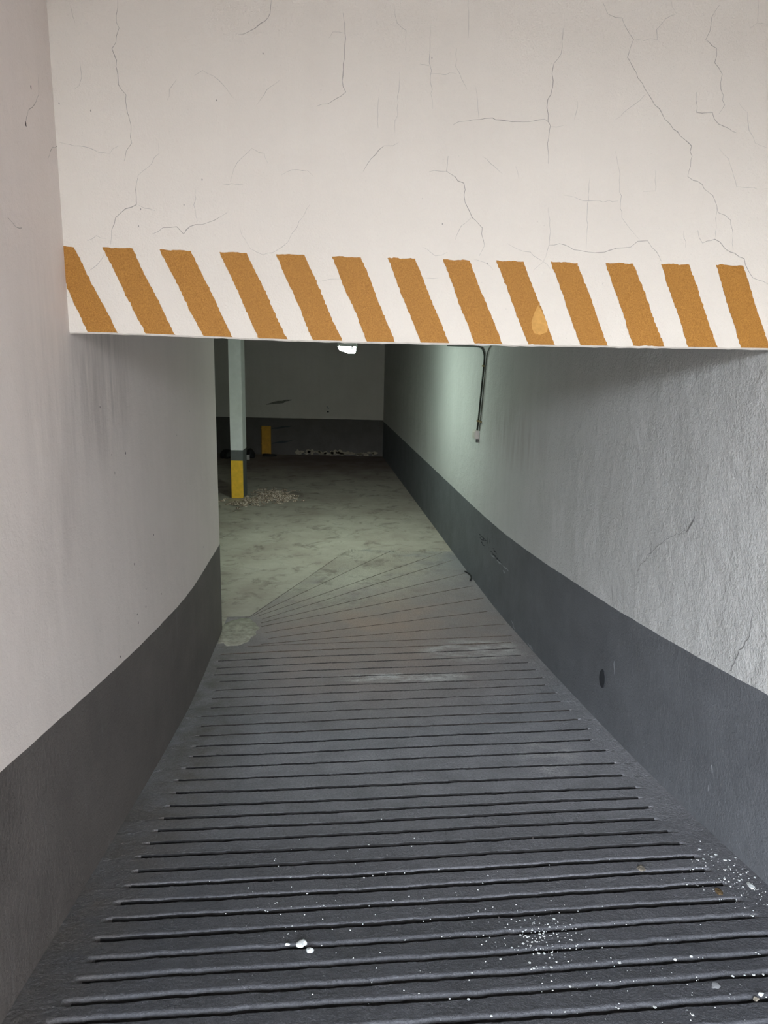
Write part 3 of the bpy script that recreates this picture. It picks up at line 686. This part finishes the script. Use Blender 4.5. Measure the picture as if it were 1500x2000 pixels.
# yellow wall guard at the back wall
def build_guard():
    t = empty('wall_guard', (-2.687, 16.97, 0)); inv = Matrix.Translation(-t.location)
    bm_obj('board', box_bm(bmesh.new(), (-2.79, 16.945, .01), (-2.585, 16.998, .64), .006, inv), M['orange'], t)
    bm_obj('side_strip', box_bm(bmesh.new(), (-2.815, 16.96, .01), (-2.79, 16.998, .63), .004, inv), M['earth'], t)
    bm_obj('batten', box_bm(bmesh.new(), (-2.795, 16.938, .575), (-2.58, 16.946, .59), .002, inv), M['orange'], t)
    bm_obj('batten', box_bm(bmesh.new(), (-2.795, 16.938, .235), (-2.58, 16.946, .25), .002, inv), M['orange'], t)
    return tag(t, 'orange-yellow upright board fixed to the foot of the far garage wall', 'wall guard')
build_guard()

def lump(name, loc, size, mat, seed, parent=None, amp=.25, sub=3):
    bm = bmesh.new(); bmesh.ops.create_icosphere(bm, subdivisions=sub, radius=1.0)
    r = random.Random(seed)
    ph = [(Vector((r.gauss(0, 1), r.gauss(0, 1), r.gauss(0, 1))) * r.uniform(1.2, 3.4), r.uniform(0, 6.28)) for _ in range(6)]
    for v in bm.verts:
        s = 1 + amp * sum(math.sin(v.co.dot(k_) + p_) for k_, p_ in ph) / 3
        c_ = v.co * s
        v.co = Vector((c_.x * size[0], c_.y * size[1], max(c_.z, -.55) * size[2] + .55 * size[2]))
    o = bm_obj(name, bm, mat, parent, sub > 2)
    o.location = loc
    return o
# rubbish by the far wall, next to the pillar
tag(lump('rubbish_bag', (-2.96, 16.45, .001), (.10, .12, .12), M['black'], 3), 'black crumpled bag on the floor just right of the pillar', 'bag')
tag(lump('rubbish_bag', (-3.42, 16.3, .001), (.17, .15, .11), M['black'], 5), 'black crumpled bag on the floor left of the pillar', 'bag')
tag(lump('rag', (-2.60, 16.72, .001), (.17, .10, .035), M['black'], 9), 'black rag lying below the orange-yellow board', 'rag')
def build_can():
    t = empty('paint_can', (-2.97, 16.16, 0))
    def lathe(prof, name, mat):
        bm = bmesh.new(); m = 20
        rings = [[bm.verts.new((r_ * math.cos(i * 2 * math.pi / m), r_ * math.sin(i * 2 * math.pi / m), z)) for i in range(m)] for r_, z in prof]
        for a_, b_ in zip(rings, rings[1:]):
            for i in range(m): bm.faces.new((a_[i], a_[(i + 1) % m], b_[(i + 1) % m], b_[i]))
        bm.faces.new(rings[0][::-1]); bm.faces.new(rings[-1])
        return bm_obj(name, bm, mat, t, True)
    lathe([(.044, 0), (.046, .004), (.046, .105), (.044, .11)], 'body', M['white_can'])
    lathe([(.047, .108), (.048, .112), (.048, .121), (.044, .123), (.043, .119)], 'lid', M['black'])
    return tag(t, 'small white can with a dark lid standing beside the black bag', 'can')
build_can()

# litter of wood chips by the pillar
def chips(name, centres, count, mat, label, size=(.016, .06)):
    vs_, fs = [], []
    for _ in range(count):
        cx, cy, sx, sy = rng.choice(centres)
        x, y = rng.gauss(cx, sx), rng.gauss(cy, sy)
        a_ = rng.uniform(0, math.pi); L, W, H = rng.uniform(*size), rng.uniform(.009, .026), rng.uniform(.003, .011)
        z = rng.uniform(.001, .018); tl = rng.gauss(0, .18)
        b_ = len(vs_)
        for dz in (0, H):
            for su, sv in ((-1, -1), (1, -1), (1, 1), (-1, 1)):
                u, v = su * L, sv * W * (.7 if su > 0 else 1)
                vs_.append((x + u * math.cos(a_) - v * math.sin(a_), y + u * math.sin(a_) + v * math.cos(a_), z + dz + max(-z, u * tl)))
        fs += [(b_, b_ + 3, b_ + 2, b_ + 1), (b_ + 4, b_ + 5, b_ + 6, b_ + 7)] + [(b_ + i, b_ + (i + 1) % 4, b_ + 4 + (i + 1) % 4, b_ + 4 + i) for i in range(4)]
    return tag(mesh(name, vs_, fs, mat), label, 'litter', None, 'stuff')
chips('wood_chips', [(-2.0, 12.5, .12, .18), (-1.75, 12.45, .14, .2), (-1.62, 12.15, .09, .14), (-1.9, 12.1, .2, .12), (-2.2, 11.75, .16, .18)], 430, M['chips'], 'pale wood chips and leaf litter strewn on the floor beside the pillar')

# ------------------------------------------------------------------ fluorescent luminaire under the garage ceiling
def build_lamp():
    t = empty('ceiling_lamp', (-.365, 8.98, CEIL))
    h = 2.487 - CEIL
    def section(name, pts, y0, y1, mat, taper=0.0):
        n = len(pts); cx = sum(p[0] for p in pts) / n
        vs_ = []
        for y, e in ((y0, taper), (y0 + .02, 0), (y1 - .02, 0), (y1, taper)):
            vs_ += [(x + (cx - x) * e, y, h + z * (1 - e)) for x, z in pts]
        bm = bmesh.new(); bv = [bm.verts.new(v) for v in vs_]
        for r_ in range(3):
            for i in range(n):
                q = (i + 1) % n
                bm.faces.new((bv[r_ * n + i], bv[r_ * n + q], bv[r_ * n + n + q], bv[r_ * n + n + i]))
        bm.faces.new(bv[:n]); bm.faces.new(bv[3 * n:][::-1])
        return bm_obj(name, bm, mat, t)
    section('housing', [(-.222, .0), (-.215, .034), (-.195, .042), (-.012, .042), (.008, .034), (.014, .0)], -.012, .152, M['housing'], .03)
    section('diffuser', [(-.212, -.001), (-.200, -.030), (-.186, -.044), (-.085, -.076), (-.028, -.076), (-.012, -.068), (-.002, -.001)], 0, .14, M['lamp'], .10)
    for y, s_ in ((-.006, 0), (.146, 0)):
        bm_obj('latch', box_bm(bmesh.new(), (-.0085, -.006, -.030), (.0085, .006, .012), .002, Matrix.Translation((-.045, y, h))), M['clip_lamp'], t)
    for x in (-.16, -.05):
        bm_obj('bracket', box_bm(bmesh.new(), (-.012, -.02, h + .040), (.012, .02, .004), .002, Matrix.Translation((x, .07, 0))), M['housing'], t)
    return tag(t, 'lit white lamp with a grey housing hanging under the garage ceiling', 'lamp')
build_lamp()

# ------------------------------------------------------------------ switch box with its two cables on the right wall
def arc_pts(pts, n=8):
    out = []
    for i in range(len(pts) - 1):
        p0 = pts[max(i - 1, 0)]; p1 = pts[i]; p2 = pts[i + 1]; p3 = pts[min(i + 2, len(pts) - 1)]
        for k_ in range(n):
            t = k_ / n
            out.append(tuple(.5 * ((2 * b_) + (c_ - a_) * t + (2 * a_ - 5 * b_ + 4 * c_ - d_) * t * t + (-a_ + 3 * b_ - 3 * c_ + d_) * t ** 3) for a_, b_, c_, d_ in zip(p0, p1, p2, p3)))
    return out + [pts[-1]]
def build_switch():
    t = empty('switch_box', on_right(8.12, 1.60, 0)); inv = Matrix.Translation(-t.location)
    ang = math.atan2(-RB, 1.0)
    fr = Matrix.Translation(Vector((0, 0, 0))) @ Matrix.Rotation(-math.atan(RB) * 1.0, 4, 'Z')
    bm = box_bm(bmesh.new(), (-.046, -.062, -.045), (.002, .062, .045), .008, fr); bm_obj('box_body', bm, M['box'], t)
    bm = box_bm(bmesh.new(), (-.050, -.045, -.030), (-.044, .045, .030), .003, fr); bm_obj('cover_plate', bm, M['box'], t)
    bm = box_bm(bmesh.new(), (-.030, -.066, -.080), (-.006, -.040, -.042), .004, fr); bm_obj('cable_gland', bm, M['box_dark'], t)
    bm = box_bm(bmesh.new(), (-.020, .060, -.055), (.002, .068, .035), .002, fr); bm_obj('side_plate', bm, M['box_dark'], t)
    return tag(t, 'small off-white switch box on the right garage wall below two cables', 'switch')
build_switch()
def cable(name, pts, r_, mat, clips_at, label):
    path = [on_right(y, z, r_ + .004) for y, z in arc_pts(pts)]
    base = path[-1].copy()
    t = empty(name, base)
    bm = tube([p - base for p in path], r_, 8); bm_obj('sheath', bm, mat, t, True)
    for y, z in clips_at:
        p = on_right(y, z, 0) - base
        fr = Matrix.Translation(p) @ Matrix.Rotation(-math.atan(RB), 4, 'Z')
        bm_obj('clip', box_bm(bmesh.new(), (-(2 * r_ + .010), -.020, -.010), (.002, .020, .010), .003, fr), M['clip'], t)
    return tag(t, label, 'cable')
cable('electric_cable', [(9.9, 2.520), (9.2, 2.522), (8.6, 2.524), (8.25, 2.522), (8.06, 2.505), (7.96, 2.455), (7.935, 2.38), (7.98, 2.14), (8.03, 1.92), (8.065, 1.76), (8.10, 1.648)], .0095, M['conduit'], [(8.07, 1.75), (7.95, 2.33)],
      'dark bent cable running along the ceiling and down the right wall to the switch box')
cable('electric_cable', [(7.66, 2.60), (7.72, 2.535), (7.80, 2.49), (7.85, 2.42), (7.885, 2.30), (7.94, 1.98), (7.985, 1.76), (8.02, 1.648)], .0065, M['conduit_grey'], [(7.985, 1.75)],
      'thin grey cable dropping straight down the wall, right beside the dark bent cable')

# ------------------------------------------------------------------ loose bits on the ramp
wire_pts = [(.937, 8.27), (.965, 8.21), (.985, 8.13), (.985, 8.03), (.962, 7.93)]
bm = tube([(x, y, float(ground(x, y)) + .010) for x, y in arc_pts(wire_pts, 6)], .008, 6)
tag(bm_obj('wire_offcut', bm, M['black'], None, True), 'short black hooked wire lying at the ramp edge by the right wall', 'wire')

FLAKE_MESHES = []
for k_ in range(6):
    r = random.Random(40 + k_); m = 7
    ring = [(math.cos(i * 2 * math.pi / m) * r.uniform(.55, 1.15), math.sin(i * 2 * math.pi / m) * r.uniform(.35, .95)) for i in range(m)]
    vs_ = [(x, y, 0) for x, y in ring] + [(x * .85, y * .85, .22 + .12 * r.random() + .15 * x) for x, y in ring]
    fs = [tuple(range(m - 1, -1, -1)), tuple(range(m, 2 * m))] + [(i, (i + 1) % m, m + (i + 1) % m, m + i) for i in range(m)]
    me = bpy.data.meshes.new('paint_flake'); me.from_pydata(vs_, [], fs); me.update(); me.materials.append(M['flake'])
    FLAKE_MESHES.append(me)
def slope_rot(x, y):
    e = .05
    n = Vector((-(float(ground(x + e, y)) - float(ground(x - e, y))) / (2 * e), -(float(ground(x, y + e)) - float(ground(x, y - e))) / (2 * e), 1)).normalized()
    return Vector((0, 0, 1)).rotation_difference(n)
def flake(x, y, s, label, group):
    o = bpy.data.objects.new('paint_flake', rng.choice(FLAKE_MESHES)); COL.objects.link(o)
    o.location = (x, y, float(ground(x, y)) + .0005)
    q = slope_rot(x, y) @ Matrix.Rotation(rng.uniform(0, 6.28), 3, 'Z').to_quaternion()
    o.rotation_mode = 'QUATERNION'; o.rotation_quaternion = q
    o.scale = (s, s, s * .6)
    return tag(o, label, 'paint flake', group)
for x, y in FLAKES_WALL: flake(x, y, rng.uniform(.004, .010), 'small white paint flake strewn on the ramp at the foot of the right wall', 'flakes by the right wall')
for x, y in FLAKES_CLUSTER: flake(x, y, rng.uniform(.0035, .0075), 'tiny white paint flake in the dense scatter across two grooves near the front', 'flakes in the dense scatter')
for x, y in FLAKES_LEFT: flake(x, y, rng.uniform(.0035, .006), 'tiny white paint flake dotted over the left half of the ramp', 'flakes on the left half')
for x, y in FLAKES_FRONT: flake(x, y, rng.uniform(.004, .008), 'small white paint flake on the nearest grooves at the lower right', 'flakes on the nearest grooves')
def chunk(name, x, y, size, mat, seed, label, cat):
    o = lump(name, (x, y, float(ground(x, y)) - .001), size, mat, seed, None, .35, 2)
    o.rotation_mode = 'QUATERNION'; o.rotation_quaternion = slope_rot(x, y)
    return tag(o, label, cat)
chunk('plaster_chunk', -.268, 2.325, (.024, .020, .009), M['flake'], 21, 'largest white plaster chunk, lying in a groove left of centre', 'plaster chunk')
chunk('plaster_chunk', -.232, 2.287, (.013, .012, .008), M['flake'], 22, 'crumbled white plaster bit just right of the largest chunk', 'plaster chunk')
chunk('plaster_chunk', -.318, 2.323, (.008, .006, .005), M['flake'], 23, 'tiny white plaster bit just left of the largest chunk', 'plaster chunk')
chunk('plaster_chunk', 1.553, 2.716, (.013, .020, .005), M['flake'], 24, 'large white plaster flake at the foot of the right wall', 'plaster chunk')
chunk('plaster_chunk', 1.278, 2.088, (.009, .009, .006), M['flake'], 25, 'white plaster chip at the lower right, upper one of a touching pair', 'plaster chunk')
chunk('plaster_chunk', 1.253, 2.066, (.009, .008, .005), M['pebble'], 26, 'greyish plaster chip at the lower right, lower one of a touching pair', 'plaster chunk')
chunk('plaster_chunk', 1.062, 2.259, (.0055, .005, .004), M['flake'], 27, 'white round plaster chip in a groove, left one of two close together', 'plaster chunk')
chunk('plaster_chunk', 1.124, 2.274, (.0055, .005, .004), M['flake'], 28, 'white round plaster chip in a groove, right one of two close together', 'plaster chunk')
chunk('pebble', 1.139, 2.838, (.019, .020, .008), M['pebble'], 29, 'flat grey-brown stone on the ramp near the right ends of the grooves', 'stone')
chunk('earth_crumb', 1.398, 2.667, (.012, .020, .010), M['earth'], 30, 'brown crumb of earth at the right end of a groove', 'earth')
chunk('pale_flake', 1.145, 2.127, (.016, .020, .003), M['scratch_pale'], 31, 'thin grey-white paint chip lying flat near the lower right corner', 'paint chip')
# fine crumbs too small to count
def crumbs():
    vs_, fs = [], []
    areas = [(1.50, 2.75, .10, .13, 170), (.62, 2.38, .09, .07, 150), (1.1, 2.15, .28, .12, 90), (.2, 2.3, .5, .3, 90), (.9, 2.6, .4, .4, 60), (-.2, 2.6, .4, .25, 50)]
    for cx, cy, sx, sy, n in areas:
        for _ in range(n):
            x, y = rng.gauss(cx, sx), rng.gauss(cy, sy)
            if not (xl(y) + .03 < x < xr(y) - .02) or y < 1.6: continue
            z = float(ground(x, y)) + .0006; s = rng.uniform(.0008, .0024); a_ = rng.uniform(0, 6.28)
            b_ = len(vs_)
            for k_ in range(4):
                vs_.append((x + s * math.cos(a_ + k_ * 1.57) * (1 if k_ % 2 else 1.6), y + s * math.sin(a_ + k_ * 1.57) * (1 if k_ % 2 else 1.6), z))
            vs_.append((x, y, z + s * 1.2))
            fs += [(b_ + k_, b_ + (k_ + 1) % 4, b_ + 4) for k_ in range(4)]
    tag(mesh('white_crumbs', vs_, fs, M['flake']), 'fine white paint crumbs sprinkled over the front of the ramp', 'litter', None, 'stuff')
crumbs()
